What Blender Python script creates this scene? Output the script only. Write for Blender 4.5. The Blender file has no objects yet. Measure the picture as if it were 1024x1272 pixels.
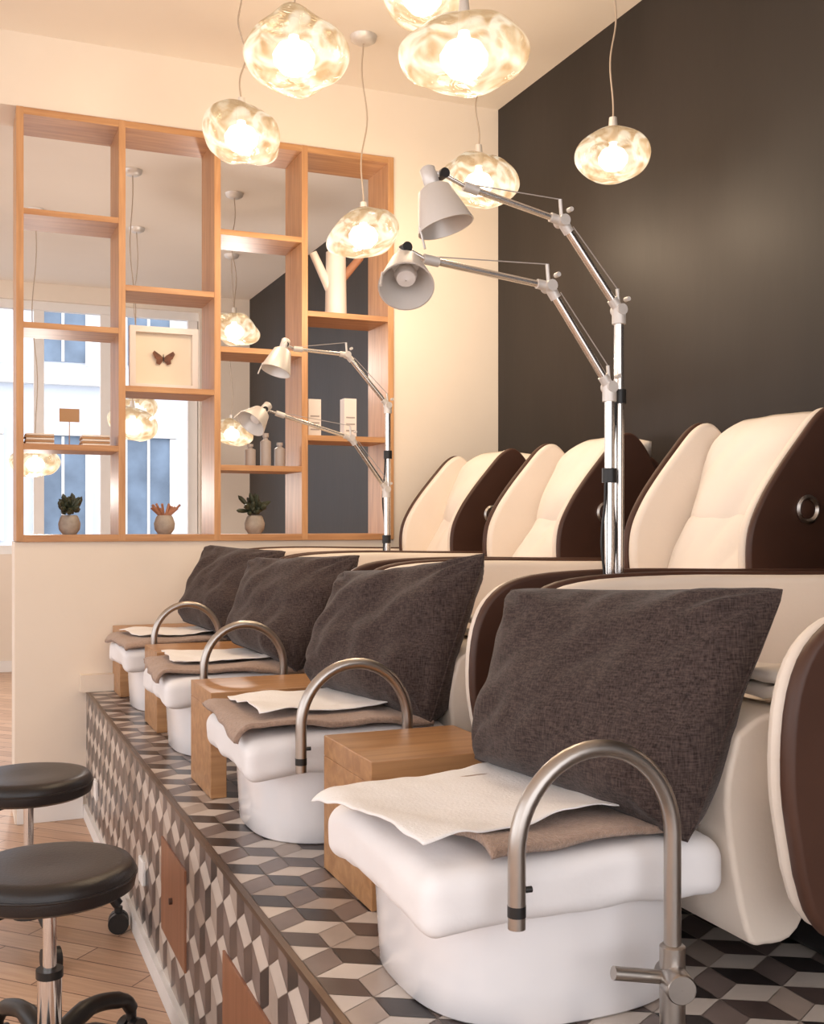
import bpy, math, random
from mathutils import Vector, Matrix, noise
random.seed(7)
scene = bpy.context.scene
COL = scene.collection
PI = math.pi
scene.view_settings.view_transform = 'Standard'

# ------------------------------------------------------------------ materials
def _mat(name):
    m = bpy.data.materials.new(name); m.use_nodes = True
    nt = m.node_tree; nt.nodes.clear()
    out = nt.nodes.new('ShaderNodeOutputMaterial')
    return m, nt, out

def pmat(name, col, rough=0.5, metal=0.0, var=0.0, vscale=8.0, bump=0.0, bscale=60.0, coat=0.0, sheen=0.0, stretch=(1,1,1), col2=None, spec=0.5):
    m, nt, out = _mat(name)
    b = nt.nodes.new('ShaderNodeBsdfPrincipled')
    b.inputs['Roughness'].default_value = rough
    b.inputs['Metallic'].default_value = metal
    b.inputs['Coat Weight'].default_value = coat
    b.inputs['Sheen Weight'].default_value = sheen
    b.inputs['Specular IOR Level'].default_value = spec
    tc = nt.nodes.new('ShaderNodeTexCoord')
    mp = nt.nodes.new('ShaderNodeMapping'); mp.inputs['Scale'].default_value = stretch
    nt.links.new(tc.outputs['Object'], mp.inputs['Vector'])
    n = nt.nodes.new('ShaderNodeTexNoise'); n.inputs['Scale'].default_value = vscale; n.inputs['Detail'].default_value = 5
    nt.links.new(mp.outputs[0], n.inputs['Vector'])
    r = nt.nodes.new('ShaderNodeValToRGB')
    r.color_ramp.elements[0].position = 0.3; r.color_ramp.elements[1].position = 0.7
    c1 = [max(0, c*(1-var)) for c in col]
    c2 = [min(1, c*(1+var)) for c in col] if col2 is None else col2
    r.color_ramp.elements[0].color = (*c1, 1); r.color_ramp.elements[1].color = (*c2, 1)
    nt.links.new(n.outputs[0], r.inputs[0]); nt.links.new(r.outputs[0], b.inputs['Base Color'])
    if bump > 0:
        n2 = nt.nodes.new('ShaderNodeTexNoise'); n2.inputs['Scale'].default_value = bscale; n2.inputs['Detail'].default_value = 4
        nt.links.new(mp.outputs[0], n2.inputs['Vector'])
        bp = nt.nodes.new('ShaderNodeBump'); bp.inputs['Strength'].default_value = bump; bp.inputs['Distance'].default_value = 0.004
        nt.links.new(n2.outputs[0], bp.inputs['Height']); nt.links.new(bp.outputs[0], b.inputs['Normal'])
    nt.links.new(b.outputs[0], out.inputs[0])
    return m

def wood_mat(name, c1, c2, axis='X', rough=0.45):
    m, nt, out = _mat(name)
    b = nt.nodes.new('ShaderNodeBsdfPrincipled'); b.inputs['Roughness'].default_value = rough
    tc = nt.nodes.new('ShaderNodeTexCoord'); mp = nt.nodes.new('ShaderNodeMapping')
    s = {'X': (1.2, 14, 14), 'Y': (14, 1.2, 14), 'Z': (14, 14, 1.2)}[axis]
    mp.inputs['Scale'].default_value = s
    nt.links.new(tc.outputs['Object'], mp.inputs[0])
    n = nt.nodes.new('ShaderNodeTexNoise'); n.inputs['Scale'].default_value = 3; n.inputs['Detail'].default_value = 8; n.inputs['Distortion'].default_value = 0.6
    nt.links.new(mp.outputs[0], n.inputs['Vector'])
    r = nt.nodes.new('ShaderNodeValToRGB'); r.color_ramp.elements[0].position = 0.32; r.color_ramp.elements[1].position = 0.68
    r.color_ramp.elements[0].color = (*c1, 1); r.color_ramp.elements[1].color = (*c2, 1)
    nt.links.new(n.outputs[0], r.inputs[0]); nt.links.new(r.outputs[0], b.inputs['Base Color'])
    nt.links.new(b.outputs[0], out.inputs[0])
    return m

def weave_mat(name, c1, c2, scale=420):
    m, nt, out = _mat(name)
    b = nt.nodes.new('ShaderNodeBsdfPrincipled'); b.inputs['Roughness'].default_value = 0.9
    b.inputs['Sheen Weight'].default_value = 0.12
    b.inputs['Specular IOR Level'].default_value = 0.2
    tc = nt.nodes.new('ShaderNodeTexCoord')
    outs = []
    for st in ((2.0, 2.0, 0.22), (0.35, 0.35, 2.2)):
        mp = nt.nodes.new('ShaderNodeMapping'); mp.inputs['Scale'].default_value = st
        nt.links.new(tc.outputs['Object'], mp.inputs[0])
        n = nt.nodes.new('ShaderNodeTexNoise'); n.inputs['Scale'].default_value = scale/2; n.inputs['Detail'].default_value = 2
        nt.links.new(mp.outputs[0], n.inputs['Vector']); outs.append(n)
    ad = nt.nodes.new('ShaderNodeMath'); ad.operation = 'ADD'
    nt.links.new(outs[0].outputs[0], ad.inputs[0]); nt.links.new(outs[1].outputs[0], ad.inputs[1])
    mu = nt.nodes.new('ShaderNodeMath'); mu.operation = 'MULTIPLY'; mu.inputs[1].default_value = 0.5
    nt.links.new(ad.outputs[0], mu.inputs[0])
    r = nt.nodes.new('ShaderNodeValToRGB'); r.color_ramp.elements[0].position = 0.36; r.color_ramp.elements[1].position = 0.64
    r.color_ramp.elements[0].color = (*c1, 1); r.color_ramp.elements[1].color = (*c2, 1)
    nt.links.new(mu.outputs[0], r.inputs[0]); nt.links.new(r.outputs[0], b.inputs['Base Color'])
    bp = nt.nodes.new('ShaderNodeBump'); bp.inputs['Strength'].default_value = 0.45; bp.inputs['Distance'].default_value = 0.002
    nt.links.new(mu.outputs[0], bp.inputs['Height']); nt.links.new(bp.outputs[0], b.inputs['Normal'])
    nt.links.new(b.outputs[0], out.inputs[0])
    return m

def parquet_mat(name):
    m, nt, out = _mat(name)
    b = nt.nodes.new('ShaderNodeBsdfPrincipled'); b.inputs['Roughness'].default_value = 0.4
    tc = nt.nodes.new('ShaderNodeTexCoord'); mp = nt.nodes.new('ShaderNodeMapping')
    mp.inputs['Rotation'].default_value = (0, 0, math.radians(45))
    nt.links.new(tc.outputs['Object'], mp.inputs[0])
    br = nt.nodes.new('ShaderNodeTexBrick'); br.inputs['Scale'].default_value = 1.0
    br.inputs['Brick Width'].default_value = 0.5; br.inputs['Row Height'].default_value = 0.09
    br.inputs['Mortar Size'].default_value = 0.0022; br.inputs['Mortar Smooth'].default_value = 0.2
    br.inputs['Color1'].default_value = (0.50, 0.31, 0.20, 1); br.inputs['Color2'].default_value = (0.66, 0.45, 0.31, 1)
    br.inputs['Mortar'].default_value = (0.16, 0.08, 0.05, 1)
    nt.links.new(mp.outputs[0], br.inputs['Vector'])
    mp2 = nt.nodes.new('ShaderNodeMapping'); mp2.inputs['Scale'].default_value = (2, 30, 1)
    nt.links.new(mp.outputs[0], mp2.inputs[0])
    n = nt.nodes.new('ShaderNodeTexNoise'); n.inputs['Scale'].default_value = 3; n.inputs['Detail'].default_value = 6
    nt.links.new(mp2.outputs[0], n.inputs['Vector'])
    mx = nt.nodes.new('ShaderNodeMixRGB'); mx.blend_type = 'OVERLAY'; mx.inputs[0].default_value = 0.35
    nt.links.new(br.outputs['Color'], mx.inputs[1]); nt.links.new(n.outputs[0], mx.inputs[2])
    nt.links.new(mx.outputs[0], b.inputs['Base Color'])
    nt.links.new(b.outputs[0], out.inputs[0])
    return m

def glow_glass(name, strength=2.2):
    m, nt, out = _mat(name)
    tr = nt.nodes.new('ShaderNodeBsdfTransparent'); tr.inputs[0].default_value = (1.0, 0.90, 0.74, 1)
    gl = nt.nodes.new('ShaderNodeBsdfGlossy'); gl.inputs['Roughness'].default_value = 0.05
    em = nt.nodes.new('ShaderNodeEmission')
    tc = nt.nodes.new('ShaderNodeTexCoord')
    sp = nt.nodes.new('ShaderNodeSeparateXYZ'); nt.links.new(tc.outputs['Generated'], sp.inputs[0])
    mp = nt.nodes.new('ShaderNodeMapping'); mp.inputs['Scale'].default_value = (1, 1, 0.7)
    nt.links.new(tc.outputs['Generated'], mp.inputs[0])
    n = nt.nodes.new('ShaderNodeTexNoise'); n.inputs['Scale'].default_value = 2.8; n.inputs['Detail'].default_value = 1.0; n.inputs['Distortion'].default_value = 1.9
    nt.links.new(mp.outputs[0], n.inputs['Vector'])
    r = nt.nodes.new('ShaderNodeValToRGB')
    r.color_ramp.elements[0].position = 0.38; r.color_ramp.elements[0].color = (1.0, 0.62, 0.32, 1)
    r.color_ramp.elements[1].position = 0.58; r.color_ramp.elements[1].color = (1, 0.88, 0.68, 1)
    nt.links.new(n.outputs[0], r.inputs[0]); nt.links.new(r.outputs[0], em.inputs[0])
    rr = nt.nodes.new('ShaderNodeMapRange'); rr.inputs['From Min'].default_value = 0.3; rr.inputs['From Max'].default_value = 1.0
    rr.inputs['To Min'].default_value = strength; rr.inputs['To Max'].default_value = strength*0.42
    nt.links.new(sp.outputs['Z'], rr.inputs[0])
    mm = nt.nodes.new('ShaderNodeMath'); mm.operation = 'MULTIPLY'
    mr = nt.nodes.new('ShaderNodeMapRange'); mr.inputs['From Min'].default_value = 0.35; mr.inputs['From Max'].default_value = 0.62
    mr.inputs['To Min'].default_value = 0.55; mr.inputs['To Max'].default_value = 1.1
    nt.links.new(n.outputs[0], mr.inputs[0]); nt.links.new(mr.outputs[0], mm.inputs[0]); nt.links.new(rr.outputs[0], mm.inputs[1])
    nt.links.new(mm.outputs[0], em.inputs[1])
    # rippled blown glass surface
    n3 = nt.nodes.new('ShaderNodeTexNoise'); n3.inputs['Scale'].default_value = 5; n3.inputs['Distortion'].default_value = 1.2
    nt.links.new(mp.outputs[0], n3.inputs['Vector'])
    bp = nt.nodes.new('ShaderNodeBump'); bp.inputs['Strength'].default_value = 0.5; bp.inputs['Distance'].default_value = 0.02
    nt.links.new(n3.outputs[0], bp.inputs['Height']); nt.links.new(bp.outputs[0], gl.inputs['Normal'])
    fr = nt.nodes.new('ShaderNodeFresnel'); fr.inputs[0].default_value = 1.5; nt.links.new(bp.outputs[0], fr.inputs['Normal'])
    m1 = nt.nodes.new('ShaderNodeMixShader'); nt.links.new(fr.outputs[0], m1.inputs[0]); nt.links.new(tr.outputs[0], m1.inputs[1]); nt.links.new(gl.outputs[0], m1.inputs[2])
    m2 = nt.nodes.new('ShaderNodeMixShader'); m2.inputs[0].default_value = 0.5
    nt.links.new(m1.outputs[0], m2.inputs[1]); nt.links.new(em.outputs[0], m2.inputs[2])
    nt.links.new(m2.outputs[0], out.inputs[0])
    return m

def emis(name, col, s):
    m, nt, out = _mat(name)
    e = nt.nodes.new('ShaderNodeEmission'); e.inputs[0].default_value = (*col, 1); e.inputs[1].default_value = s
    nt.links.new(e.outputs[0], out.inputs[0]); return m

M_wall = pmat('cream_plaster', (0.84, 0.745, 0.64), 0.8, var=0.03, vscale=2, bump=0.08, bscale=90, spec=0.2)
M_ceil = pmat('ceiling_paint', (0.87, 0.79, 0.70), 0.8, var=0.02, vscale=1.5, spec=0.2)
M_dark = pmat('charcoal_wall', (0.022, 0.017, 0.015), 0.5, var=0.2, vscale=3, bump=0.15, bscale=22, stretch=(1, 1, 0.3), spec=0.35)
M_floor = parquet_mat('parquet')
M_white = pmat('white_trim', (0.86, 0.84, 0.82), 0.5, var=0.02)
M_oak = wood_mat('oak_x', (0.44, 0.21, 0.09), (0.60, 0.33, 0.15), 'X')
M_oakz = wood_mat('oak_z', (0.46, 0.23, 0.10), (0.62, 0.34, 0.16), 'Z')
M_oaktop = wood_mat('oak_table', (0.35, 0.17, 0.07), (0.50, 0.27, 0.12), 'X', 0.35)
M_panel = wood_mat('panel_wood', (0.24, 0.10, 0.05), (0.32, 0.14, 0.075), 'Z', 0.4)
M_cream = pmat('cream_leather', (0.84, 0.74, 0.64), 0.42, var=0.03, vscale=5, bump=0.12, bscale=120)
M_cream2 = pmat('cream_towel_leather', (0.87, 0.79, 0.71), 0.7, var=0.03, vscale=5, bump=0.25, bscale=25)
M_brown = pmat('brown_shell', (0.075, 0.034, 0.022), 0.42, var=0.1, vscale=6, bump=0.05, bscale=200, spec=0.35)
M_pillow = weave_mat('pillow_weave', (0.024, 0.0155, 0.014), (0.090, 0.063, 0.056))
M_porc = pmat('white_porcelain', (0.88, 0.86, 0.87), 0.18, coat=0.5, var=0.01)
M_pad = pmat('white_liner', (0.88, 0.865, 0.875), 0.75, var=0.02, bump=0.3, bscale=30)
M_paper = pmat('paper_sheet', (0.93, 0.92, 0.92), 0.9, var=0.01, bump=0.35, bscale=200)
M_towel = pmat('taupe_terry', (0.41, 0.28, 0.21), 0.95, var=0.16, vscale=160, bump=0.9, bscale=350, sheen=0.3)
M_steel = pmat('brushed_steel', (0.46, 0.42, 0.385), 0.3, 1.0, var=0.05, vscale=20)
M_alu = pmat('polished_aluminium', (0.82, 0.79, 0.76), 0.22, 1.0, var=0.02)
M_alum = pmat('matt_aluminium', (0.74, 0.70, 0.66), 0.45, 0.4, var=0.02)
M_black = pmat('black_plastic', (0.012, 0.011, 0.011), 0.4, var=0.1)
M_blk = pmat('black_leather', (0.014, 0.011, 0.011), 0.36, var=0.15, vscale=6, bump=0.15, bscale=160)
M_chrome = pmat('chrome', (0.75, 0.72, 0.70), 0.1, 1.0)
M_glow = glow_glass('glowing_glass', 1.9)
M_glow2 = glow_glass('glowing_glass_far', 1.8)
M_bulb = emis('bulb_glow', (1.0, 0.92, 0.78), 7)
M_cord = pmat('clear_cord', (0.45, 0.36, 0.28), 0.4)
M_grout = pmat('grout', (0.50, 0.44, 0.38), 0.8)
M_t = [pmat('tile_dark', (0.040, 0.032, 0.031), 0.3, var=0.25, vscale=9),
       pmat('tile_taupe', (0.20, 0.155, 0.14), 0.32, var=0.2, vscale=9),
       pmat('tile_cream', (0.62, 0.55, 0.49), 0.32, var=0.08, vscale=9),
       pmat('tile_brown', (0.10, 0.073, 0.066), 0.3, var=0.25, vscale=9),
       pmat('tile_beige', (0.42, 0.345, 0.295), 0.32, var=0.12, vscale=9)]
M_edge = pmat('edge_trim', (0.18, 0.13, 0.10), 0.35, 0.8)
M_pot = pmat('stone_pot', (0.40, 0.35, 0.30), 0.7, var=0.2, vscale=30)
M_leaf = pmat('succulent_leaf', (0.05, 0.06, 0.035), 0.5, var=0.3, vscale=30)
M_stick = pmat('terracotta_sticks', (0.42, 0.20, 0.12), 0.6, var=0.2)
M_card = pmat('kraft_card', (0.50, 0.30, 0.16), 0.8)
M_vase = pmat('white_ceramic', (0.85, 0.80, 0.76), 0.35)
M_bfly = pmat('butterfly_wing', (0.16, 0.06, 0.03), 0.6, var=0.5, vscale=60)
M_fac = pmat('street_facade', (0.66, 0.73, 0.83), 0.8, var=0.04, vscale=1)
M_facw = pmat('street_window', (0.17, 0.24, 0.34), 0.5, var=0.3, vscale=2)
M_gray = pmat('grey_bottle', (0.42, 0.38, 0.36), 0.4)
M_poster = pmat('poster_paper', (0.80, 0.80, 0.82), 0.6, var=0.08, vscale=4)
M_cpaper = pmat('cream_paper', (0.85, 0.76, 0.62), 0.8)

# ------------------------------------------------------------------ helpers
def empty(name, loc):
    e = bpy.data.objects.new(name, None); e.location = loc; e.empty_display_size = 0.1
    COL.objects.link(e); return e

def mk(name, verts, faces, mats, parent=None, smooth=False, fm=None):
    me = bpy.data.meshes.new(name)
    me.from_pydata([tuple(v) for v in verts], [], faces)
    if not isinstance(mats, (list, tuple)): mats = [mats]
    for m in mats: me.materials.append(m)
    if fm:
        for p, i in zip(me.polygons, fm): p.material_index = i
    if smooth:
        for p in me.polygons: p.use_smooth = True
    me.update()
    o = bpy.data.objects.new(name, me); COL.objects.link(o)
    if parent:
        o.parent = parent; o.matrix_parent_inverse = Matrix.Translation(-Vector(parent.location))
    return o

def bev(o, w, seg=3, angle=True):
    b = o.modifiers.new('bevel', 'BEVEL'); b.width = w; b.segments = seg
    b.limit_method = 'ANGLE'; b.angle_limit = math.radians(35)
    for p in o.data.polygons: p.use_smooth = True
    wn = o.modifiers.new('wn', 'WEIGHTED_NORMAL'); wn.keep_sharp = True
    return o

def box(name, x0, x1, y0, y1, z0, z1, mat, parent=None, b=0.0, seg=3):
    v = [(x, y, z) for x in (x0, x1) for y in (y0, y1) for z in (z0, z1)]
    f = [(0, 1, 3, 2), (4, 6, 7, 5), (0, 4, 5, 1), (2, 3, 7, 6), (0, 2, 6, 4), (1, 5, 7, 3)]
    o = mk(name, v, f, mat, parent)
    if b > 0: bev(o, b, seg)
    return o

def multibox(name, boxes, mat, parent=None, b=0.0):
    V, F = [], []
    for (x0, x1, y0, y1, z0, z1) in boxes:
        n = len(V)
        V += [(x, y, z) for x in (x0, x1) for y in (y0, y1) for z in (z0, z1)]
        F += [tuple(i+n for i in f) for f in [(0, 1, 3, 2), (4, 6, 7, 5), (0, 4, 5, 1), (2, 3, 7, 6), (0, 2, 6, 4), (1, 5, 7, 3)]]
    o = mk(name, V, F, mat, parent)
    if b > 0: bev(o, b, 2)
    return o

def softbox(name, x0, x1, y0, y1, z0, z1, R, mat, parent, n=22, disp=None):
    lo = Vector((x0, y0, z0)); hi = Vector((x1, y1, z1)); V, F = [], []
    for ax in range(3):
        u_, v_ = (ax+1) % 3, (ax+2) % 3
        for side in (0, 1):
            s0 = len(V)
            for i in range(n+1):
                for j in range(n+1):
                    p = Vector((0, 0, 0)); p[ax] = hi[ax] if side else lo[ax]
                    fu = 0.5-0.5*math.cos(PI*i/n); fv = 0.5-0.5*math.cos(PI*j/n)
                    p[u_] = lo[u_]+(hi[u_]-lo[u_])*fu; p[v_] = lo[v_]+(hi[v_]-lo[v_])*fv
                    q = Vector([min(max(p[k], lo[k]+R), hi[k]-R) for k in range(3)])
                    d = p-q
                    if d.length > 1e-9: p = q+d.normalized()*R
                    if disp: p = disp(p)
                    V.append(p)
            for i in range(n):
                for j in range(n):
                    a = s0+i*(n+1)+j
                    f = (a, a+n+1, a+n+2, a+1)
                    F.append(f if side else f[::-1])
    o = mk(name, V, F, mat, parent, smooth=True)
    w = o.modifiers.new('weld', 'WELD'); w.merge_threshold = 0.0003
    return o

def tube(name, pts, r, mat, parent=None, seg=12, cap=True):
    pts = [Vector(p) for p in pts]; n = len(pts)
    rs = r if isinstance(r, (list, tuple)) else [r]*n
    V, F = [], []
    tang = []
    for i in range(n):
        t = (pts[min(i+1, n-1)]-pts[max(i-1, 0)])
        tang.append(t.normalized() if t.length > 1e-9 else Vector((0, 0, 1)))
    up = Vector((0, 0, 1)) if abs(tang[0].z) < 0.9 else Vector((0, 1, 0))
    nx = tang[0].cross(up).normalized()
    for i in range(n):
        nx = (nx - tang[i]*nx.dot(tang[i])).normalized()
        ny = tang[i].cross(nx)
        for k in range(seg):
            a = 2*PI*k/seg
            V.append(pts[i]+(nx*math.cos(a)+ny*math.sin(a))*rs[i])
    for i in range(n-1):
        for k in range(seg):
            a = i*seg+k; b_ = i*seg+(k+1) % seg
            F.append((a, b_, b_+seg, a+seg))
    if cap:
        F.append(tuple(range(seg))[::-1]); F.append(tuple((n-1)*seg+k for k in range(seg)))
    o = mk(name, V, F, mat, parent, smooth=True)
    es = o.modifiers.new('es', 'EDGE_SPLIT'); es.split_angle = math.radians(50)
    return o

def lathe(name, prof, origin, mat, parent=None, seg=32, axis=None, wob=None):
    ax = Vector(axis).normalized() if axis else Vector((0, 0, 1))
    q = Vector((0, 0, 1)).rotation_difference(ax)
    V, F = [], []
    for j, (r, h) in enumerate(prof):
        for k in range(seg):
            a = 2*PI*k/seg
            rr = r*(wob(a, j/(len(prof)-1)) if wob else 1)
            V.append(Vector(origin)+q @ Vector((rr*math.cos(a), rr*math.sin(a), h)))
    for j in range(len(prof)-1):
        for k in range(seg):
            a = j*seg+k; b_ = j*seg+(k+1) % seg
            F.append((a, b_, b_+seg, a+seg))
    o = mk(name, V, F, mat, parent, smooth=True)
    es = o.modifiers.new('es', 'EDGE_SPLIT'); es.split_angle = math.radians(48)
    return o

def bez(pts, n=10):
    P = [Vector(p) for p in pts]; P = [P[0]*2-P[1]]+P+[P[-1]*2-P[-2]]
    out = []
    for i in range(1, len(P)-2):
        for k in range(n):
            t = k/n
            out.append(0.5*((2*P[i])+(-P[i-1]+P[i+1])*t+(2*P[i-1]-5*P[i]+4*P[i+1]-P[i+2])*t*t+(-P[i-1]+3*P[i]-3*P[i+1]+P[i+2])*t**3))
    out.append(P[-2]); return out

def profile_xz(name, pts, y0, y1, mat, parent=None, b=0.02, seg=4):
    n = len(pts)
    V = [(p[0], y0, p[1]) for p in pts]+[(p[0], y1, p[1]) for p in pts]
    F = [tuple(range(n)), tuple(range(2*n-1, n-1, -1))]
    for i in range(n):
        j = (i+1) % n
        F.append((i, i+n, j+n, j))
    o = mk(name, V, F, mat, parent)
    if b > 0: bev(o, b, seg)
    return o

def grid(name, fn, nu, nv, mat, parent=None, solid=0.0, mats=None, off=-1):
    V = [fn(i/nu, j/nv) for i in range(nu+1) for j in range(nv+1)]
    F = [(i*(nv+1)+j, (i+1)*(nv+1)+j, (i+1)*(nv+1)+j+1, i*(nv+1)+j+1) for i in range(nu) for j in range(nv)]
    o = mk(name, V, F, mats or mat, parent, smooth=True)
    if solid:
        s = o.modifiers.new('solid', 'SOLIDIFY'); s.thickness = abs(solid); s.offset = off
    return o

# ------------------------------------------------------------------ dimensions
H = 3.16; YB = 4.63; XW = 2.37; PX = 0.49; PZ = 0.516; YF = 9.4; XL = -3.2; Y0 = -2.0

# ------------------------------------------------------------------ room shell
box('floor', XL, XW, Y0, YF, -0.05, 0.0, M_floor)
box('ceiling', XL-0.1, XW+0.1, Y0-0.1, YF+0.1, H, H+0.1, M_ceil)
box('wall_right', XW, XW+0.1, Y0, YF, 0, H, M_dark)
PD = 0.25
multibox('wall_back', [(0.212, XW, YB, YB+PD, 0, 1.125), (1.835, XW, YB, YB+PD, 1.125, 2.865),
                       (XL, XW, YB, YB+PD, 2.865, H), (XL, -1.4, YB, YB+PD, 0, 2.865)], M_wall)
multibox('wall_rear', [(XL, XW, Y0-0.1, Y0, 0, 0.4), (XL, XW, Y0-0.1, Y0, 2.9, H), (XL, XL+0.3, Y0-0.1, Y0, 0.4, 2.9), (XW-0.3, XW, Y0-0.1, Y0, 0.4, 2.9)], M_wall)  # unseen behind the camera; large opening added so sky light reaches the foreground
multibox('wall_left', [(XL-0.1, XL, Y0, YF, 0, 0.45), (XL-0.1, XL, Y0, YF, 2.9, H)] +
         [(XL-0.1, XL, y, y+0.25, 0.45, 2.9) for y in (-2.0, 0.6, 3.4, 6.2, 9.15)], M_wall)  # out of view; the gaps between pillars are added to admit soft daylight
WX0, WX1, WZ0, WZ1 = -2.2, 1.93, 0.95, 3.02
multibox('wall_far', [(XL, WX0, YF, YF+0.2, 0, H), (WX1, XW, YF, YF+0.2, 0, H),
                      (WX0, WX1, YF, YF+0.2, 0, WZ0), (WX0, WX1, YF, YF+0.2, WZ1, H)], M_wall)
multibox('window_1', [(WX0, WX1, YF+0.05, YF+0.12, WZ0, WZ0+0.07), (WX0, WX1, YF+0.05, YF+0.12, WZ1-0.07, WZ1)] +
         [(x-0.04, x+0.04, YF+0.055, YF+0.115, WZ0+0.071, WZ1-0.071) for x in (-2.15, -0.6, 0.62, 1.15, 1.88)], M_white)
multibox('baseboard_back', [(0.22, PX-0.017, YB-0.015, YB-0.001, 0.001, 0.09)], M_white)
multibox('baseboard_far', [(XL+0.01, XW-0.02, YF-0.015, YF-0.001, 0.001, 0.09)], M_white)

# street facade seen through the far window
e = empty('street_building', (1, 17, 0))
multibox('facade', [(-7, 9, 17.0, 17.3, -1, 7)], M_fac, e)
wins, frames, ledges = [], [], []
for zz in (1.0, 3.6):
    for x in range(-6, 8):
        cx = x*1.25+0.2
        wins.append((cx-0.32, cx+0.32, 16.97, 17.0, zz, zz+1.5))
        frames += [(cx-0.42, cx-0.32, 16.93, 17.0, zz-0.05, zz+1.49), (cx+0.32, cx+0.42, 16.93, 17.0, zz-0.05, zz+1.49),
                   (cx-0.42, cx+0.42, 16.90, 17.0, zz+1.5, zz+1.65), (cx-0.02, cx+0.02, 16.95, 16.99, zz, zz+1.49)]
    ledges.append((-7, 9, 16.85, 17.0, zz-0.35, zz-0.2))
multibox('panes', wins, M_facw, e); multibox('frames', frames, M_white, e); multibox('ledges', ledges, M_white, e)
box('street_ground', -9, 11, YF+0.2, 17.0, -0.3, -0.05, pmat('asphalt', (0.3, 0.31, 0.33), 0.8, var=0.1))

# ------------------------------------------------------------------ tiled platform
def clip(poly, x0, x1, y0, y1):
    def cl(P, ins, inter):
        out = []
        for i in range(len(P)):
            a, b_ = P[i-1], P[i]
            ia, ib = ins(a), ins(b_)
            if ib:
                if not ia: out.append(inter(a, b_))
                out.append(b_)
            elif ia: out.append(inter(a, b_))
        return out
    def ix(v): return lambda a, b_: (v, a[1]+(b_[1]-a[1])*(v-a[0])/(b_[0]-a[0]))
    def iy(v): return lambda a, b_: (a[0]+(b_[0]-a[0])*(v-a[1])/(b_[1]-a[1]), v)
    for ins, it in ((lambda p: p[0] >= x0, ix(x0)), (lambda p: p[0] <= x1, ix(x1)), (lambda p: p[1] >= y0, iy(y0)), (lambda p: p[1] <= y1, iy(y1))):
        if len(poly) < 3: return []
        poly = cl(poly, ins, it)
    return poly

def rhombille(x0, x1, y0, y1, s, to3d, seed=1):
    rnd = random.Random(seed); V, F, fm = [], [], []
    w = math.sqrt(3)*s
    j = 0; y = y0-2*s
    while y < y1+2*s:
        x = x0-2*w+(w/2 if j % 2 else 0)
        while x < x1+2*w:
            hv = [(x+s*math.cos(PI/6+k*PI/3), y+s*math.sin(PI/6+k*PI/3)) for k in range(6)]
            c = (x, y)
            trip = rnd.choice([(2, 0, 1), (2, 0, 1), (2, 3, 4), (4, 0, 1), (2, 3, 1)])
            for q, (ids, mi) in enumerate((((0, 1, 2), trip[0]), ((2, 3, 4), trip[1]), ((4, 5, 0), trip[2]))):
                P = [c, hv[ids[0]], hv[ids[1]], hv[ids[2]]]
                cc = (sum(p[0] for p in P)/4, sum(p[1] for p in P)/4)
                P = [(cc[0]+(p[0]-cc[0])*0.975, cc[1]+(p[1]-cc[1])*0.975) for p in P]
                P = clip(P, x0, x1, y0, y1)
                if len(P) >= 3:
                    n = len(V); V += [to3d(p) for p in P]; F.append(tuple(range(n, n+len(P)))); fm.append(mi)
            x += w
        y += 1.5*s; j += 1
    return V, F, fm

plat = empty('tiled_platform', (1.4, 2.3, 0))
PY0 = -0.6
box('plinth', PX, XW-0.001, PY0, YB-0.001, 0.001, PZ-0.003, M_grout, plat)
V, F, fm = rhombille(PX+0.008, XW-0.001, PY0, YB-0.001, 0.066, lambda p: (p[0], p[1], PZ))
mk('top_tiles', V, F, M_t, plat, fm=fm)
V, F, fm = rhombille(PY0, YB-0.001, 0.055, PZ-0.008, 0.066, lambda p: (PX-0.003, p[0], p[1]), 5)
mk('front_tiles', V, [f[::-1] for f in F], M_t, plat, fm=fm)
box('edge_strip', PX-0.006, PX+0.006, PY0, YB-0.001, PZ-0.008, PZ+0.002, M_edge, plat)
box('skirting', PX-0.016, PX, PY0, YB-0.001, 0.001, 0.055, M_white, plat)
for (a, b_, z0, z1) in ((2.52, 2.83, 0.165, 0.40), (1.78, 2.13, 0.12, 0.36), (0.9, 1.3, 0.12, 0.36)):
    box('access_panel', PX-0.008, PX-0.002, a, b_, z0, z1, M_panel, plat, b=0.001)
    lathe('panel_knob', [(0, 0.008), (0.008, 0.008), (0.008, 0)], (PX-0.008, (a+b_)/2, (z0+z1)/2), M_brown, plat, 12, axis=(-1, 0, 0))
for y, z in ((3.14, 0.22), (4.25, 0.20)):
    box('socket', PX-0.014, PX-0.002, y-0.035, y+0.035, z-0.035, z+0.035, M_white, plat, b=0.004)
box('trim_1', 0.46, 0.62, YB-0.05, YB-0.001, PZ+0.001, PZ+0.07, M_wall)

# ------------------------------------------------------------------ display shelf
sh = empty('wall_display_shelf', (1.03, YB, 1.13))
SX = [0.231, 0.628, 1.025, 1.412, 1.819]; SZ0, SZ1 = 1.127, 2.862; th = 0.011
y0s, y1s = YB-0.012, YB+PD
for i, x in enumerate(SX):
    box('upright', x-th-0.003, x+th+0.003, y0s, y1s, SZ0, SZ1, M_oakz, sh, b=0.0015)
for z in (SZ0+0.012, SZ1-0.015):
    box('rail', SX[0], SX[-1], y0s+0.001, y1s-0.001, z-0.014, z+0.014, M_oak, sh, b=0.0015)
shelves = {0: (2.447, 1.993, 1.507), 1: (2.173, 1.757), 2: (2.445, 1.944, 1.438), 3: (2.125, 1.577)}
for c, zs in shelves.items():
    for z in zs:
        box('shelf_board', SX[c]+0.012, SX[c+1]-0.012, y0s+0.002, y1s-0.002, z-0.012, z+0.012, M_oak, sh, b=0.0015)

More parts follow.
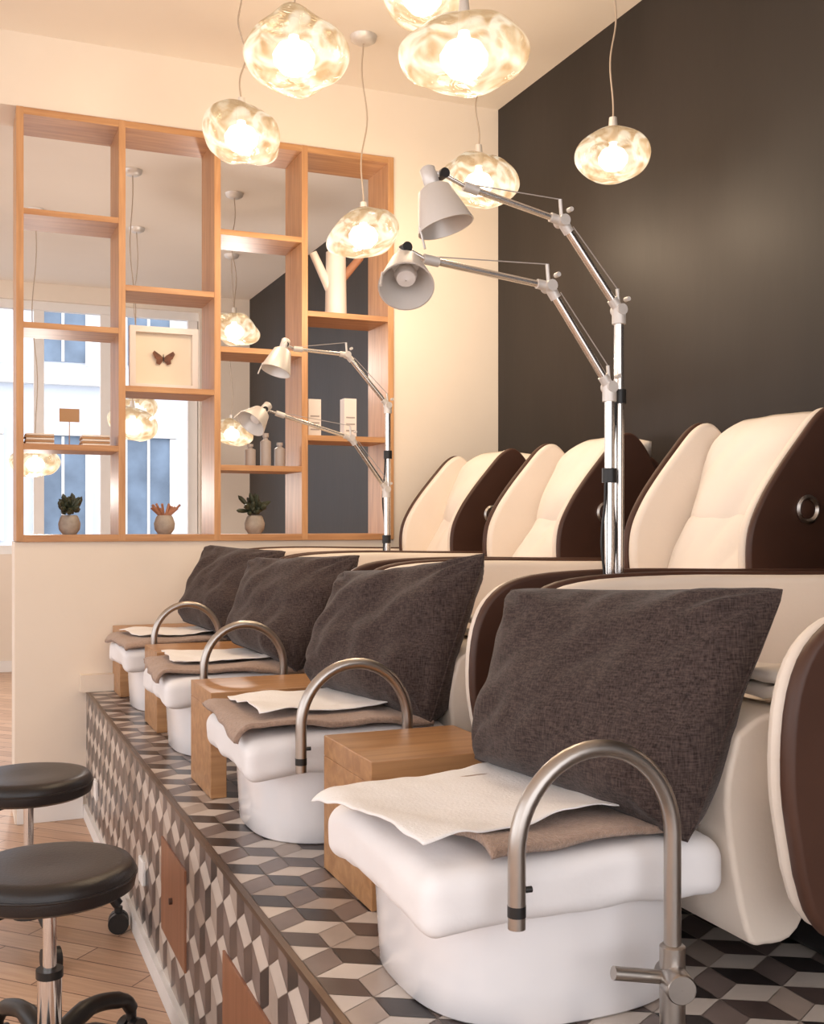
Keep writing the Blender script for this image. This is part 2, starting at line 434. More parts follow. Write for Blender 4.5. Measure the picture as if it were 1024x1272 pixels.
ST = SZ0+0.027
def pot(name, x, y, kind):
    e = empty(name, (x, y, ST))
    lathe('pot', [(0, 0), (0.028, 0), (0.042, 0.02), (0.045, 0.045), (0.036, 0.072), (0.03, 0.08), (0.026, 0.078), (0.024, 0.06), (0, 0.06)], (x, y, ST), M_pot, e, 20)
    rnd = random.Random(int(x*100))
    if kind == 'sticks':
        for k in range(14):
            a = rnd.uniform(0, 2*PI); r = rnd.uniform(0.03, 0.075)
            tube('stick', [(x, y, ST+0.06), (x+r*math.cos(a), y+r*math.sin(a), ST+0.12+rnd.uniform(-0.01, 0.01))], 0.0055, M_stick, e, 6)
    else:
        for k in range(46):
            a = rnd.uniform(0, 2*PI); el = rnd.uniform(0.0, 1.5); r = rnd.uniform(0.03, 0.075)
            c = Vector((x+rnd.uniform(-.025, .025), y, ST+0.085+rnd.uniform(0, .035))); d = Vector((math.cos(a)*math.cos(el), math.sin(a)*math.cos(el), math.sin(el)))
            p = c+d*r*0.5
            tube('leaf', [c, p, c+d*r*0.8, c+d*r], [0.004, 0.011, 0.010, 0.001], M_leaf, e, 6)
pot('potted_succulent', 0.43, YB+0.10, 'leaf')
pot('stick_pot', 0.82, YB+0.10, 'sticks')
pot('potted_succulent', 1.215, YB+0.10, 'leaf')
z0 = 1.757+0.013
e = empty('framed_butterfly', (0.83, YB+0.1, z0))
fx0, fx1, fz1 = 0.675, 0.965, z0+0.27; fy = YB+0.12
multibox('frame', [(fx0, fx1, fy-0.02, fy+0.02, z0, z0+0.025), (fx0, fx1, fy-0.02, fy+0.02, fz1-0.025, fz1), (fx0, fx0+0.025, fy-0.02, fy+0.02, z0+0.0251, fz1-0.0251), (fx1-0.025, fx1, fy-0.02, fy+0.02, z0+0.0251, fz1-0.0251)], M_vase, e)
box('backing', fx0+0.02, fx1-0.02, fy+0.01, fy+0.018, z0+0.02, fz1-0.02, M_cpaper, e)
cx, cz = 0.82, z0+0.14; yy = fy+0.004
wv = [(0, 0), (0.012, 0.012), (0.04, 0.03), (0.048, 0.018), (0.038, -0.002), (0.03, -0.008), (0.032, -0.024), (0.016, -0.03), (0.004, -0.014)]
for sgn in (-1, 1):
    mk('wing', [(cx+sgn*p[0], yy-abs(p[0])*0.2, cz+p[1]) for p in wv], [tuple(range(len(wv)))], M_bfly, e)
tube('body', [(cx, yy, cz-0.02), (cx, yy, cz), (cx, yy, cz+0.018)], [0.001, 0.003, 0.001], M_black, e, 8)
z0 = 1.507+0.013
e = empty('price_card_stand', (0.43, YB+0.1, z0))
box('card', 0.39, 0.47, YB+0.10, YB+0.104, z0+0.10, z0+0.155, M_card, e)
tube('stem', [(0.43, YB+0.104, z0), (0.43, YB+0.104, z0+0.1)], 0.002, M_card, e, 6)
for x in (0.31, 0.53):
    e = empty('napkin_stack', (x, YB+0.1, z0))
    for k in range(5):
        box('layer', x-0.055+random.uniform(-.003, .003), x+0.055, YB+0.03, YB+0.14, z0+k*0.009, z0+k*0.009+0.008, M_card if k % 2 else M_cream2, e, b=0.002)
z0 = 2.125+0.013
e = empty('branch_vase', (1.6, YB+0.12, z0))
tube('trunk', [(1.60, YB+0.12, z0), (1.60, YB+0.12, z0+0.30)], [0.05, 0.045], M_vase, e, 20)
tube('branch_left', [(1.585, YB+0.12, z0+0.10), (1.49, YB+0.12, z0+0.29)], [0.022, 0.018], M_vase, e, 16)
tube('branch_right', [(1.62, YB+0.12, z0+0.17), (1.72, YB+0.12, z0+0.29)], [0.02, 0.017], M_stick, e, 16)
z0 = 1.577+0.013
for x, h_, w in ((1.49, 0.17, 0.03), (1.66, 0.18, 0.03)):
    e = empty('product_carton', (x, YB+0.12, z0))
    box('carton', x-w, x+w, YB+0.09, YB+0.15, z0, z0+h_, M_vase, e, b=0.002)
    for k in range(3):
        box('print_line', x-w*0.7, x+w*0.7, YB+0.0885, YB+0.0895, z0+0.03+k*0.03, z0+0.036+k*0.03, M_gray, e)
z0 = 1.438+0.013
for x, h_ in ((1.20, 0.10), (1.27, 0.15), (1.335, 0.11)):
    e = empty('lotion_bottle', (x, YB+0.12, z0))
    lathe('bottle', [(0, 0), (0.024, 0), (0.024, h_*0.75), (0.01, h_*0.82), (0.01, h_*0.88), (0.014, h_*0.88), (0.014, h_), (0, h_)], (x, YB+0.12, z0), M_gray, e, 18)
e = empty('framed_poster', (XW-0.02, 6.0, 1.7))
multibox('frame', [(XW-0.03, XW-0.002, 5.55, 5.95, 1.22, 2.20)], M_black, e)
box('print', XW-0.034, XW-0.0301, 5.58, 5.92, 1.26, 2.16, M_poster, e)

# ------------------------------------------------------------------ pendants
def pendant(name, x, y, z, d, h, glow, power, seed, flat=True, col=(1.0, 0.77, 0.53)):
    e = empty(name, (x, y, z))
    N = 26; prof = []
    for i in range(N+1):
        th_ = PI*i/N
        r = abs(math.sin(th_))**(0.85)*d/2
        zz = -math.cos(th_)*h/2
        if zz > 0: zz *= 1.05
        prof.append((max(r, 0.012 if i == N else 0.001), zz))
    rnd = random.Random(seed); p1, p2, p3 = [rnd.uniform(0, 6.28) for _ in range(3)]
    am = 0.07 if flat else 0.025
    o = lathe('glass_shade', prof, (x, y, z), glow, e, 48,
              wob=lambda a, t: 1+am*math.sin(2*a+p1+t*2)+am*0.6*math.sin(3*a+p2-t*4)+am*0.4*math.sin(5*a+p3+t*3))
    for v in o.data.vertices:
        dx, dy, dz = v.co.x-x, v.co.y-y, v.co.z-z
        rr = math.hypot(dx, dy)/(d/2); a = math.atan2(dy, dx)
        v.co.z += am*1.6*h*math.sin(a+p2)*rr + am*1.1*h*math.sin(3*a+p1)*rr*rr
        nn = noise.noise(Vector((dx*11+seed, dy*11, dz*11)))
        if rr > 0.2:
            v.co += Vector((dx, dy, dz)).normalized()*nn*0.016*(1 if flat else 0.4)
    k = d/0.33
    lathe('bulb', [(0.001, -0.06*k), (0.04*k, -0.05*k), (0.065*k, -0.02*k), (0.068*k, 0.005*k), (0.05*k, 0.035*k), (0.02*k, 0.05*k), (0.015*k, 0.07*k)], (x, y, z-0.01), M_bulb, e, 24)
    lathe('lamp_holder', [(0.0, 0.085), (0.013, 0.085), (0.016, 0.05), (0.016, 0), (0, 0)], (x, y, z+h/2-0.045), M_alum, e, 16)
    L = H-0.03-(z+h/2+0.03); pts = []
    for i in range(25):
        t = i/24
        wv_ = 0.02*math.sin(t*9+p1)*math.sin(PI*t)
        pts.append((x+wv_, y+0.5*wv_, z+h/2+0.03+L*t))
    tube('cord', pts, 0.0032, M_cord, e, 8)
    lathe('canopy', [(0, 0), (0.03, 0.0), (0.05, 0.012), (0.055, 0.03), (0, 0.03)], (x, y, H-0.031), M_alum, e, 24)
    if power:
        l = bpy.data.lights.new('pendant_light', 'POINT'); l.energy = power; l.color = col; l.shadow_soft_size = 0.08
        lo = bpy.data.objects.new('pendant_light', l); COL.objects.link(lo); lo.location = (x, y, z-h/2-0.1)
        lo.parent = e; lo.matrix_parent_inverse = Matrix.Translation(-Vector(e.location))
PW = 8
for i, (x, y, z, d, h) in enumerate([(0.967, 3.279, 2.66, .32, .20), (1.263, 2.669, 2.466, .32, .21), (0.96, 3.93, 2.62, .30, .19),
                                    (1.336, 3.126, 2.847, .30, .19), (2.05, 3.154, 2.445, .245, .175), (1.938, 3.958, 2.577, .29, .21), (1.51, 4.136, 2.366, .29, .17)]):
    pendant('glass_pendant_lamp', x, y, z, d, h, M_glow, PW if i not in (4,) else 3, i+3, flat=(i != 4))
for i, (x, y, z) in enumerate([(1.52, 6.40, 2.35), (1.85, 7.87, 1.86), (1.10, 7.4, 1.95), (0.45, 7.2, 1.58), (0.9, 6.2, 1.75)]):
    pendant('glass_pendant_lamp', x, y, z, .28, .18, M_glow2, 30 if i in (0, 3) else 0, i+20, col=(1.0, 0.90, 0.82))

# ------------------------------------------------------------------ massage chairs
def smooth_poly(pts, n=6):
    return [(p.x, p.z) for p in bez([(a, 0, b_) for a, b_ in pts]+[(pts[0][0], 0, pts[0][1])], n)][:-1]

ARM = [(1.005, 0.74), (0.985, 0.86), (0.995, 0.98), (1.04, 1.055), (1.13, 1.09), (1.35, 1.10), (1.65, 1.095), (1.95, 1.09), (2.10, 1.08),
       (2.12, 0.9), (2.10, 0.68), (1.7, 0.64), (1.3, 0.635), (1.09, 0.645), (1.03, 0.68)]
WING = [(1.86, 0.96), (1.81, 1.03), (1.797, 1.11), (1.806, 1.19), (1.842, 1.265), (1.892, 1.335), (1.955, 1.41), (2.02, 1.480), (2.07, 1.503),
        (2.115, 1.48), (2.165, 1.41), (2.22, 1.29), (2.25, 1.10), (2.24, 0.96)]
def inset(pts, d):
    cx_ = sum(p[0] for p in pts)/len(pts); cz_ = sum(p[1] for p in pts)/len(pts)
    out = []
    for i, p in enumerate(pts):
        a = Vector(pts[i-1]); b_ = Vector(pts[(i+1) % len(pts)])
        t = (b_-a).normalized(); n_ = Vector((t.y, -t.x))
        if n_.dot(Vector((cx_, cz_))-Vector(p)) < 0: n_ = -n_
        out.append((p[0]+n_.x*d, p[1]+n_.y*d))
    return out

def chair(cy, k):
    e = empty('pedicure_massage_chair', (1.6, cy, PZ))
    arm = smooth_poly(ARM, 4)
    HW = 0.40
    for sgn in (-1, 1):
        yo = cy+sgn*HW; yi = cy+sgn*(HW-0.026)
        profile_xz('arm_shell', arm, min(yo, yi), max(yo, yi), M_brown, e, b=0.010, seg=4)
        yi2 = cy+sgn*(HW-0.062)
        pts = inset(arm, 0.006)
        profile_xz('arm_pad', pts, min(yi, yi2), max(yi, yi2), M_cream, e, b=0.018, seg=5)
        tube('arm_handle', [(1.12, yo, 0.93), (1.12, yo+sgn*0.012, 0.935), (1.12, yo+sgn*0.012, 0.975), (1.12, yo, 0.98)], 0.006, M_alu, e, 8)
    box('pedestal', 1.25, 2.05, cy-0.24, cy+0.24, PZ+0.001, 0.66, M_black, e, b=0.02)
    sf = smooth_poly([(1.02, 0.90), (1.0, 0.80), (1.035, 0.62), (1.07, 0.595), (1.13, 0.61), (1.18, 0.72), (1.22, 0.86), (1.15, 0.925), (1.07, 0.925)], 4)
    profile_xz('leg_cushion', sf, cy-0.255, cy+0.255, M_cream, e, b=0.03, seg=5)
    def seatf(u, v):
        x = 1.08+u*0.93; y = cy+(v-0.5)*0.66
        z = 0.915-0.05*math.sin(u*PI)*0.6+0.02*math.cos((v-0.5)*PI)
        z -= 0.03*(abs(v-0.5)*2)**6+0.03*(1-u)**8
        z += 0.006*noise.noise(Vector((x*9, y*9, k)))
        return (x, y, z)
    grid('seat_cushion', seatf, 24, 16, M_cream, e, solid=0.08)
    wing = smooth_poly(WING, 5)
    hw = 0.28
    for sgn in (-1, 1):
        yo = cy+sgn*hw; ym = cy+sgn*(hw-0.022); yi = cy+sgn*(hw-0.058)
        profile_xz('wing_shell', wing, min(yo, ym), max(yo, ym), M_brown, e, b=0.010, seg=4)
        profile_xz('wing_pad', inset(wing, 0.004), min(ym, yi), max(ym, yi), M_cream, e, b=0.016, seg=5)
        lathe('speaker_ring', [(0.020, 0), (0.034, 0), (0.037, 0.008), (0.030, 0.012), (0.024, 0.006)], (1.975, yo, 1.235), M_steel, e, 28, axis=(0.0, sgn, 0))
        lathe('speaker_disc', [(0.0005, 0.006), (0.02, 0.007), (0.027, 0.001)], (1.975, yo, 1.235), M_brown, e, 24, axis=(0.0, sgn, 0))
    profile_xz('back_panel', smooth_poly([(2.06, 0.96), (2.12, 1.30), (2.15, 1.41), (2.19, 1.42), (2.23, 1.36), (2.27, 1.2), (2.27, 0.96)], 3), cy-hw+0.02, cy+hw-0.02, M_brown, e, b=0.02)
    def cush(u, v):
        z = 0.95+0.51*v
        x0_ = 1.83+0.27*v**0.9+0.035*math.sin(v*PI)*0.5
        s = (u-0.5)*2
        x = x0_+0.06*abs(s)**4-0.03*math.exp(-((v-0.66)/0.15)**2)*(1-s*s)+5*max(0, v-0.9)**2
        x += 0.014*math.exp(-((v-0.50)/0.022)**2)*(1-0.5*s*s)
        y = cy+s*(0.225)
        x += 0.022*noise.noise(Vector((y*10+z*6, z*4-y*3, k*3.1)))
        x += 0.016*abs(math.sin((z*12+y*9)+3*noise.noise(Vector((y*5, z*5, k)))))*(1-v)**1.0
        z -= 0.02*abs(s)**3*v
        return (x, y, z)
    grid('back_cushion', cush, 40, 54, M_cream2, e, solid=0.10, off=0)
    box('rear_body', 1.9, 2.30, cy-0.33, cy+0.33, 0.62, 1.05, M_brown, e, b=0.04)
    for q in range(2):
        grid('folded_cover', lambda u, v: (1.10+0.42*u, cy-0.325+0.27*v, 0.948+0.024*q+0.010*math.sin(v*3+u*2)+0.012*noise.noise(Vector((u*5, v*5, k+q*3)))), 18, 12, M_cream2, e, solid=0.016)

OFF = [0.0, 0.92, 1.85, 2.69]
for k, o_ in enumerate([0.0, 0.935, 1.86, 2.69]):
    chair(1.505+o_, k)

# ------------------------------------------------------------------ pillows
def pillow(c, k, T=0.088):
    TL, TR, BL, BR = [Vector(p) for p in c]
    n_ = ((TR-TL).cross(BL-TL)).normalized()
    ctr = (TL+TR+BL+BR)/4
    e = empty('throw_pillow', ctr)
    N = 44; V = []; F = []
    dip = [0.045, 0.11, 0.06, 0.05][k]
    def P(a, b_):
        rc = 1-0.035*(abs(a)*abs(b_))**6
        pu = a*rc*(1-0.05*(1-b_*b_)); pv = b_*rc*(1-(0.06 if b_ > 0 else dip)*(1-a*a))
        uu, vv = (pu+1)/2, (pv+1)/2
        return (TL*(1-uu)+TR*uu)*(1-vv)+(BL*(1-uu)+BR*uu)*vv
    for side in (1, -1):
        for i in range(N+1):
            for j in range(N+1):
                a, b_ = math.sin((i/N-0.5)*PI), math.sin((j/N-0.5)*PI)
                p = P(a, b_)
                w = max(0, (1-a**4)*(1-b_**4))**0.5*(1-0.10*(a*a+b_*b_))
                w *= (1+0.15*b_)
                wr = 0.022*noise.noise(Vector((a*1.8+k*5, b_*1.8, side*2)))+0.012*noise.noise(Vector((a*4+k*5, b_*3+a*2, side)))
                for ca, cb in ((-1, -1), (1, -1), (-1, 1), (1, 1)):
                    d = math.hypot(a-ca, b_-cb); an = math.atan2(b_-cb, a-ca)
                    wr += 0.012*math.sin(an*10+k)*math.exp(-(d/0.5)**2)*min(1, d*4)
                V.append(p+n_*side*(T*w)+n_*wr*min(1, w*2))
    def idx(s, i, j): return s*(N+1)**2+i*(N+1)+j
    for s in (0, 1):
        for i in range(N):
            for j in range(N):
                q = (idx(s, i, j), idx(s, i+1, j), idx(s, i+1, j+1), idx(s, i, j+1))
                F.append(q if s == 0 else q[::-1])
    o = mk('pillow_body', V, F, M_pillow, e, smooth=True)
    w = o.modifiers.new('weld', 'WELD'); w.merge_threshold = 0.0004
    pts = []
    M = 20
    for i in range(M): pts.append(P(-1+2*i/M, -1))
    for i in range(M): pts.append(P(1, -1+2*i/M))
    for i in range(M): pts.append(P(1-2*i/M, 1))
    for i in range(M+1): pts.append(P(-1, 1-2*i/M))
    tube('seam', pts, 0.003, M_pillow, e, 6)
base = [(0.925, 1.765, 1.083), (1.12, 1.26, 1.108), (0.825, 1.71, 0.79), (0.915, 1.22, 0.762)]
var = [((0, 0, 0),)*4,
       ((0, 0, -0.005), (-0.03, 0.0, 0.03), (0, 0.02, 0.0), (0.03, 0.02, 0.0)),
       ((0, -0.03, 0.0), (0, -0.03, 0.0), (0, -0.04, 0.02), (0, 0, 0)),
       ((0.02, -0.03, 0.03), (0.02, 0.0, -0.01), (0.0, -0.04, 0.02), (0, 0, 0.01))]
for k, o_ in enumerate(OFF):
    pillow([tuple(b_[i]+(o_ if i == 1 else 0)+var[k][n_][i] for i in range(3)) for n_, b_ in enumerate(base)], k)

# ------------------------------------------------------------------ foot baths, towels
def drape(x, y, x0, x1, y0, y1, zt, R=0.02):
    cx_ = min(max(x, x0), x1); cy_ = min(max(y, y0), y1)
    dx, dy = x-cx_, y-cy_; r = math.hypot(dx, dy)
    if r < 1e-7: return (x, y, zt)
    ux, uy = dx/r, dy/r
    a = min(r/R, PI/2)
    h_ = R*math.sin(a)+max(0, r-R*PI/2)*0.10
    return (cx_+ux*h_, cy_+uy*h_, zt-R*(1-math.cos(a))-max(0, r-R*PI/2)*0.99)

def footbath(yc, k):
    cx_, cy_ = 0.81, yc
    e = empty('foot_bath_basin', (cx_, cy_, PZ))
    def wob(a, t):
        c, s = abs(math.cos(a)), abs(math.sin(a))
        w_ = 1.0/((c**2.7+s**2.7)**(1/2.7))*0.97
        # vertical moulded seams at the corners of the tub
        for q in range(4):
            d = (a-(PI/4+q*PI/2)+PI) % (2*PI)-PI
            w_ -= 0.006*math.exp(-(d/0.03)**2)
        return w_
    lathe('basin', [(0.0005, 0.0), (0.212, 0.0), (0.216, 0.004), (0.219, 0.05), (0.223, 0.12), (0.226, 0.160), (0.229, 0.175), (0.225, 0.180), (0.21, 0.178), (0.2, 0.10), (0.0005, 0.05)],
          (cx_, cy_, PZ+0.001), M_porc, e, 180, wob=wob)
    x0, x1, y0, y1 = 0.540, 1.005, cy_-0.25, cy_+0.165
    def dsp(p):
        n1 = noise.noise(Vector((p.x*6+k*4, p.y*6, p.z*8)))
        n2 = noise.noise(Vector((p.x*18+k*4, p.y*18, p.z*22)))
        cxn = abs((p.x-(x0+x1)/2)/((x1-x0)/2)); cyn = abs((p.y-(y0+y1)/2)/((y1-y0)/2))
        sag = 0.014*(cxn*cyn)**3
        low = 1 if p.z < 0.715 else 0
        return Vector((p.x+0.005*n1+0.003*n2, p.y+0.005*n1+0.003*n2, p.z+0.004*n1-sag+low*0.006*n2))
    softbox('padded_liner', x0, x1, y0, y1, 0.678, 0.763, 0.028, M_pad, e, n=30, disp=dsp)
    t = empty('terry_towel', (0.75, cy_, 0.77))
    ang = math.radians([4, -3, -6, 5][k])
    def sheet(name, mat, w, l, cx2, cy2, ang, lift, seed, parent, solid, amp):
        ca, sa = math.cos(ang), math.sin(ang)
        def f(u, v):
            lx, ly = (u-0.5)*w, (v-0.5)*l
            x = cx2+lx*ca-ly*sa; y = cy2+lx*sa+ly*ca
            p = drape(x, y, x0+0.03-lift, x1-0.03+lift, y0+0.03-lift, y1-0.03+lift, 0.767+lift, 0.03+lift)
            ed = max(abs(u-0.5), abs(v-0.5))*2
            n_ = noise.noise(Vector((x*7+seed, y*7, seed)))
            n3 = noise.noise(Vector((x*22+seed, y*22, seed)))
            return (p[0]+0.006*n3*ed**6, p[1]+0.006*n3*ed**6, p[2]+amp*n_*0.5+amp*max(0, n_+0.2)*ed**4+0.002*n3)
        return grid(name, f, 50, 42, mat, parent, solid=solid, off=1)
    if k == 0:
        sheet('towel', M_towel, 0.34, 0.34, 0.79, cy_-0.07, ang, 0.006, k+1, t, 0.010, 0.012)
    else:
        sheet('towel', M_towel, 0.44, 0.38, 0.745, cy_-0.05, ang, 0.006, k+1, t, 0.010, 0.014)
    s = empty('paper_sheet', (0.7, cy_, 0.79))
    if k == 0:
        sheet('sheet', M_paper, 0.37, 0.33, 0.705, cy_-0.03, ang+0.08, 0.024, k+9, s, 0.002, 0.014)
    else:
        sheet('sheet', M_paper, 0.31, 0.27, 0.745, cy_-0.01, ang+0.08, 0.026, k+9, s, 0.002, 0.012)

for k, o_ in enumerate(OFF):
    footbath(1.5+o_ if k < 3 else 4.17, k)

# ------------------------------------------------------------------ faucets
def faucet(yf, k):
    xb_, xo = 0.872, 0.640; zc = 0.79; r = (xb_-xo)/2; xm = (xb_+xo)/2
    e = empty('arched_faucet', (xb_, yf, PZ))
    pts = [(xb_, yf, 0.62), (xb_, yf, 0.70)]
    for i in range(25):
        a = PI*i/24
        pts.append((xm+r*math.cos(a), yf, zc+(r+0.006)*math.sin(a)))
    pts += [(xo, yf, 0.76), (xo, yf, 0.725)]
    tube('spout_tube', pts, 0.0115, M_steel, e, 18)
    tube('outlet_band', [(xo, yf, 0.727), (xo, yf, 0.713)], 0.0118, M_black, e, 18)
    tube('outlet_tip', [(xo, yf, 0.714), (xo, yf, 0.698)], 0.0112, M_steel, e, 18)
    tube('outlet_knob', [(xo, yf, 0.745), (xo+0.02, yf-0.002, 0.745)], 0.004, M_black, e, 10)
    lathe('body', [(0.0005, 0), (0.024, 0), (0.024, 0.006), (0.017, 0.010), (0.017, 0.125), (0.0135, 0.128), (0.0005, 0.128)], (xb_, yf, PZ+0.001), M_steel, e, 24)
    lathe('valve', [(0.0005, -0.02), (0.018, -0.02), (0.02, -0.018), (0.02, 0.04), (0.018, 0.043), (0.0005, 0.043)], (xb_, yf, PZ+0.085), M_steel, e, 24, axis=(-0.35, -1, 0))
    tube('lever', [(xb_-0.005, yf, PZ+0.085), (xb_-0.085, yf+0.01, PZ+0.10)], 0.009, M_steel, e, 14)
for k, o_ in enumerate((0, 0.92, 1.86, 2.70)):
    faucet(1.2+o_, k)

# ------------------------------------------------------------------ oak side tables
for k, (x0, ya, yb) in enumerate(((0.672, 1.80, 2.07), (0.58, 2.69, 2.94), (0.60, 3.60, 3.85), (0.59, 4.40, 4.62))):
    x1 = 0.955
    e = empty('oak_side_table', (x0, ya, PZ))
    zt = 0.78
    box('top', x0, x1, ya, yb, zt-0.04, zt, M_oaktop, e, b=0.002)
    box('front_leg', x0, x0+0.04, ya, yb, PZ+0.001, zt-0.0401, M_oaktop, e, b=0.002)
    box('back_leg', x1-0.04, x1, ya, yb, PZ+0.001, zt-0.0401, M_oaktop, e, b=0.002)
    box('shelf', x0+0.0401, x1-0.0401, ya+0.005, yb-0.005, PZ+0.10, PZ+0.13, M_oaktop, e, b=0.002)

# ------------------------------------------------------------------ task lamps
def shade(parent, top, mouth, rt, rb):
    top, mouth = Vector(top), Vector(mouth); ax = (mouth-top); L = ax.length
    lathe('shade', [(0.006, -0.004), (rt*0.7, -0.003), (rt, 0.004), (rb*0.98, L-0.004), (rb, L), (rb-0.003, L), (rt-0.004, 0.008), (0.005, 0.006)], top, M_alum, parent, 32, axis=ax)
    n_ = ax.normalized()
    tube('socket', [top-n_*0.045, top-n_*0.04, top-n_*0.005, top], [0.010, 0.016, 0.016, 0.012], M_alum, parent, 16)
    lathe('bulb', [(0.001, L*0.75), (0.018, L*0.68), (0.022, L*0.5), (0.012, L*0.2), (0.010, 0.0)], top, M_vase, parent, 16, axis=ax)
    side = n_.cross(Vector((0, 1, 0))).normalized()
    tube('shade_handle', [mouth-side*rb*0.95-n_*0.01, mouth-side*rb*1.02+n_*0.035], 0.0025, M_alum, parent, 8)

def lamp(y, pole_x, pole_y, base, elbow, head, pivot, top, mouth, s=1.0):
    e = empty('task_lamp', (pole_x, pole_y, PZ))
    b_, el, hd, pv = [Vector(p) for p in (base, elbow, head, pivot)]
    tube('upright', [(b_.x, y, PZ+0.001), (b_.x, y, b_.z)], 0.0105, M_alu, e, 16)
    lathe('foot', [(0.0005, 0), (0.04, 0), (0.04, 0.012), (0.02, 0.02), (0.015, 0.05), (0.0005, 0.05)], (b_.x, y, PZ+0.001), M_alum, e, 24)
    tube('collar', [(b_.x, y, b_.z-0.20), (b_.x, y, b_.z-0.17)], 0.016, M_black, e, 16)
    tube('cap', [(b_.x, y, b_.z-0.03), (b_.x, y, b_.z+0.004)], 0.015, M_alum, e, 16)
    for nm, a, c, r in (('lower_arm', b_, el, 0.0085), ('upper_arm', el, hd, 0.007)):
        tube(nm, [a, c], r, M_alu, e, 14)
        d = (c-a).normalized()
        for q in (a+d*0.012, c-d*0.012):
            tube(nm+'_sleeve', [q-d*0.016, q+d*0.016], r+0.003, M_alum, e, 14)
    for j in (b_, el):
        tube('joint', [j+Vector((0, -0.016, 0)), j+Vector((0, 0.016, 0))], 0.012, M_alum, e, 16)
        tube('joint_knob', [j+Vector((0.012, -0.02, 0.022)), j+Vector((0.012, -0.006, 0.022))], 0.005, M_alum, e, 10)
        tube('lug', [j, j+Vector((-0.004, 0, 0.045))], 0.004, M_alum, e, 8)
    tube('tension_wire', [el+Vector((-0.004, 0, 0.045)), hd+Vector((0, 0, 0.006))], 0.0012, M_gray, e, 6)
    tube('tension_wire', [b_+Vector((-0.004, 0, 0.045)), el+(b_-el)*0.05+Vector((0.02, 0, 0.0))], 0.0012, M_gray, e, 6)
    tube('head_link', [hd, pv], 0.0045, M_alu, e, 10)
    tube('head_joint', [pv+Vector((0, -0.012, 0)), pv+Vector((0, 0.012, 0))], 0.010, M_black, e, 14)
    tp, mo = Vector(top), Vector(mouth); n_ = (mo-tp).normalized()
    tube('head_stem', [pv, tp-n_*0.03], 0.006, M_alum, e, 10)
    shade(e, top, mouth, 0.032*s, 0.056*s)
    pts = [(b_.x-0.018+0.005*math.sin(i*1.3), y-0.006, PZ+0.05+i*(b_.z-PZ-0.25)/16) for i in range(17)]
    tube('cable', bez(pts, 4), 0.0032, M_black, e, 6)
Y1 = 1.985; Y2 = 1.955
lamp(Y1, 1.30, Y1, (1.305, Y1, 1.655), (1.165, Y1, 1.83), (0.943, Y1, 1.876), (0.893, Y1, 1.895), (0.872, Y1, 1.865), (0.893, Y1-0.015, 1.785), 1.03)
lamp(Y2, 1.26, Y2, (1.262, Y2, 1.485), (1.117, Y2, 1.684), (0.842, Y2, 1.714), (0.80, Y2, 1.732), (0.795, Y2-0.012, 1.700), (0.775, Y2-0.065, 1.642), 0.95)
Y3 = 3.82; Y4 = 3.79
lamp(Y3, 1.49, Y3, (1.492, Y3, 1.642), (1.33, Y3, 1.822), (1.13, Y3, 1.832), (1.095, Y3, 1.845), (1.085, Y3, 1.825), (1.055, Y3-0.01, 1.745))
lamp(Y4, 1.46, Y4, (1.495-0.02, Y4, 1.326), (1.335, Y4, 1.513), (1.055, Y4, 1.592), (1.01, Y4, 1.605), (1.0, Y4, 1.595), (0.955, Y4-0.02, 1.55))

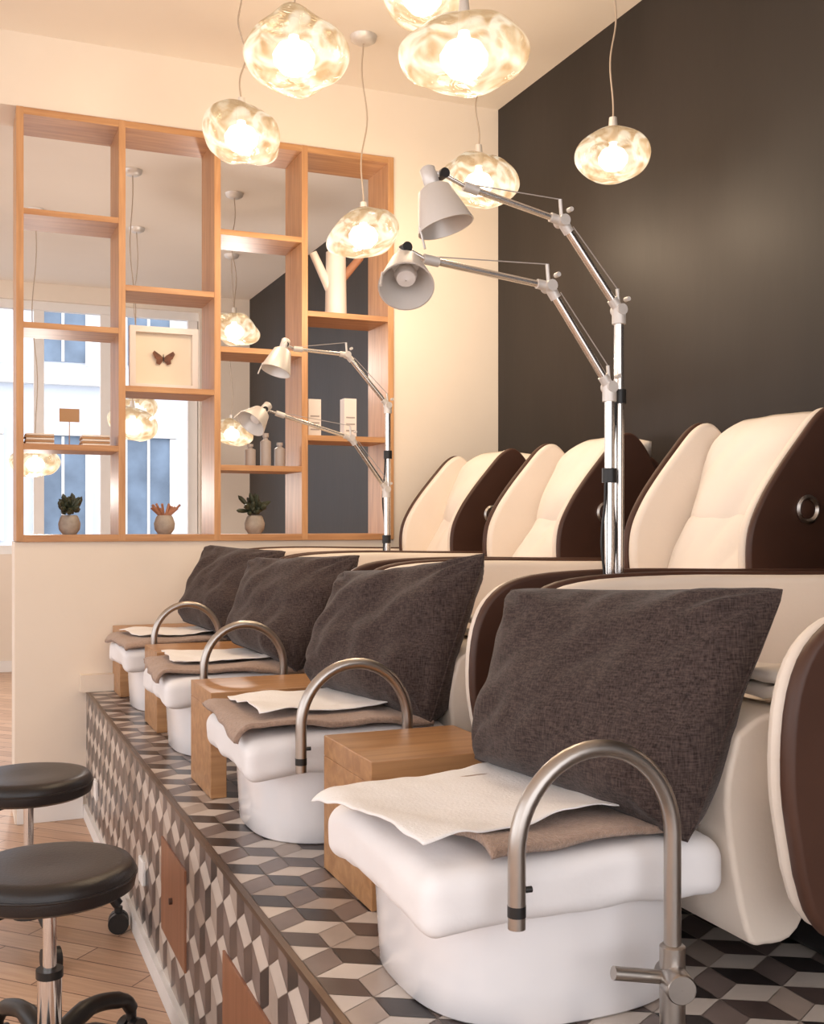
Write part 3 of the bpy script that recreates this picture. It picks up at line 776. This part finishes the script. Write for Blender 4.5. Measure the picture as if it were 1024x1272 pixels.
# ------------------------------------------------------------------ stools
def stool(x, y, zt, rot):
    e = empty('rolling_stool', (x, y, 0))
    R_ = 0.178
    lathe('seat', [(0.0005, 0), (R_*0.9, 0.0), (R_*0.98, 0.008), (R_, 0.025), (R_*0.99, 0.045), (R_*0.94, 0.058), (R_*0.8, 0.062), (R_*0.4, 0.058), (0.001, 0.056)], (x, y, zt-0.06), M_blk, e, 48)
    tube('seat_seam', [(x+R_*1.0*math.cos(a*PI/24), y+R_*1.0*math.sin(a*PI/24), zt-0.026) for a in range(49)], 0.003, M_blk, e, 6)
    lathe('seat_plate', [(0.0005, 0), (0.06, 0), (0.075, 0.02), (0.0005, 0.02)], (x, y, zt-0.08), M_black, e, 24)
    tube('piston', [(x, y, 0.22), (x, y, zt-0.07)], 0.014, M_chrome, e, 20)
    tube('cylinder', [(x, y, 0.09), (x, y, 0.25)], 0.025, M_chrome, e, 24)
    tube('sleeve', [(x, y, 0.245), (x, y, 0.262)], 0.028, M_black, e, 24)
    tube('hub', [(x, y, 0.07), (x, y, 0.13)], [0.045, 0.035], M_black, e, 24)
    tube('height_lever', [(x, y, zt-0.075), (x-0.12, y-0.05, zt-0.09), (x-0.16, y-0.07, zt-0.085)], 0.005, M_black, e, 8)
    for i in range(5):
        a = math.radians(rot+72*i); c, s = math.cos(a), math.sin(a)
        tube('leg', bez([(x+0.02*c, y+0.02*s, 0.11), (x+0.12*c, y+0.12*s, 0.135), (x+0.22*c, y+0.22*s, 0.11), (x+0.25*c, y+0.25*s, 0.08)], 5), [0.022]*5+[0.019]*5+[0.016]*6, M_black, e, 12)
        px, py = x+0.25*c, y+0.25*s
        for q in (-0.014, 0.014):
            ax = Vector((-s, c, 0)); p = Vector((px, py, 0.030))+ax*q
            tube('caster_wheel', [p-ax*0.010, p+ax*0.010], 0.0295, M_black, e, 20)
        tube('caster_fork', [(px, py, 0.03), (px, py, 0.075)], 0.012, M_black, e, 10)
stool(0.18, 2.42, 0.483, 40)
stool(0.19, 3.33, 0.478, -8)

# ------------------------------------------------------------------ world
w = bpy.data.worlds.new('world'); scene.world = w; w.use_nodes = True
bg = w.node_tree.nodes['Background']; bg.inputs[0].default_value = (0.97, 0.95, 0.97, 1); bg.inputs[1].default_value = 2.45

# ------------------------------------------------------------------ camera
cam = bpy.data.cameras.new('camera'); co = bpy.data.objects.new('camera', cam); COL.objects.link(co)
cam.sensor_fit = 'HORIZONTAL'; cam.sensor_width = 36; cam.lens = 36*1358/1024; cam.shift_y = 14/1024
co.location = (0, 0, 1.2); co.rotation_euler = (math.radians(90), 0, -math.radians(22.6))
cam.clip_start = 0.05
scene.camera = co
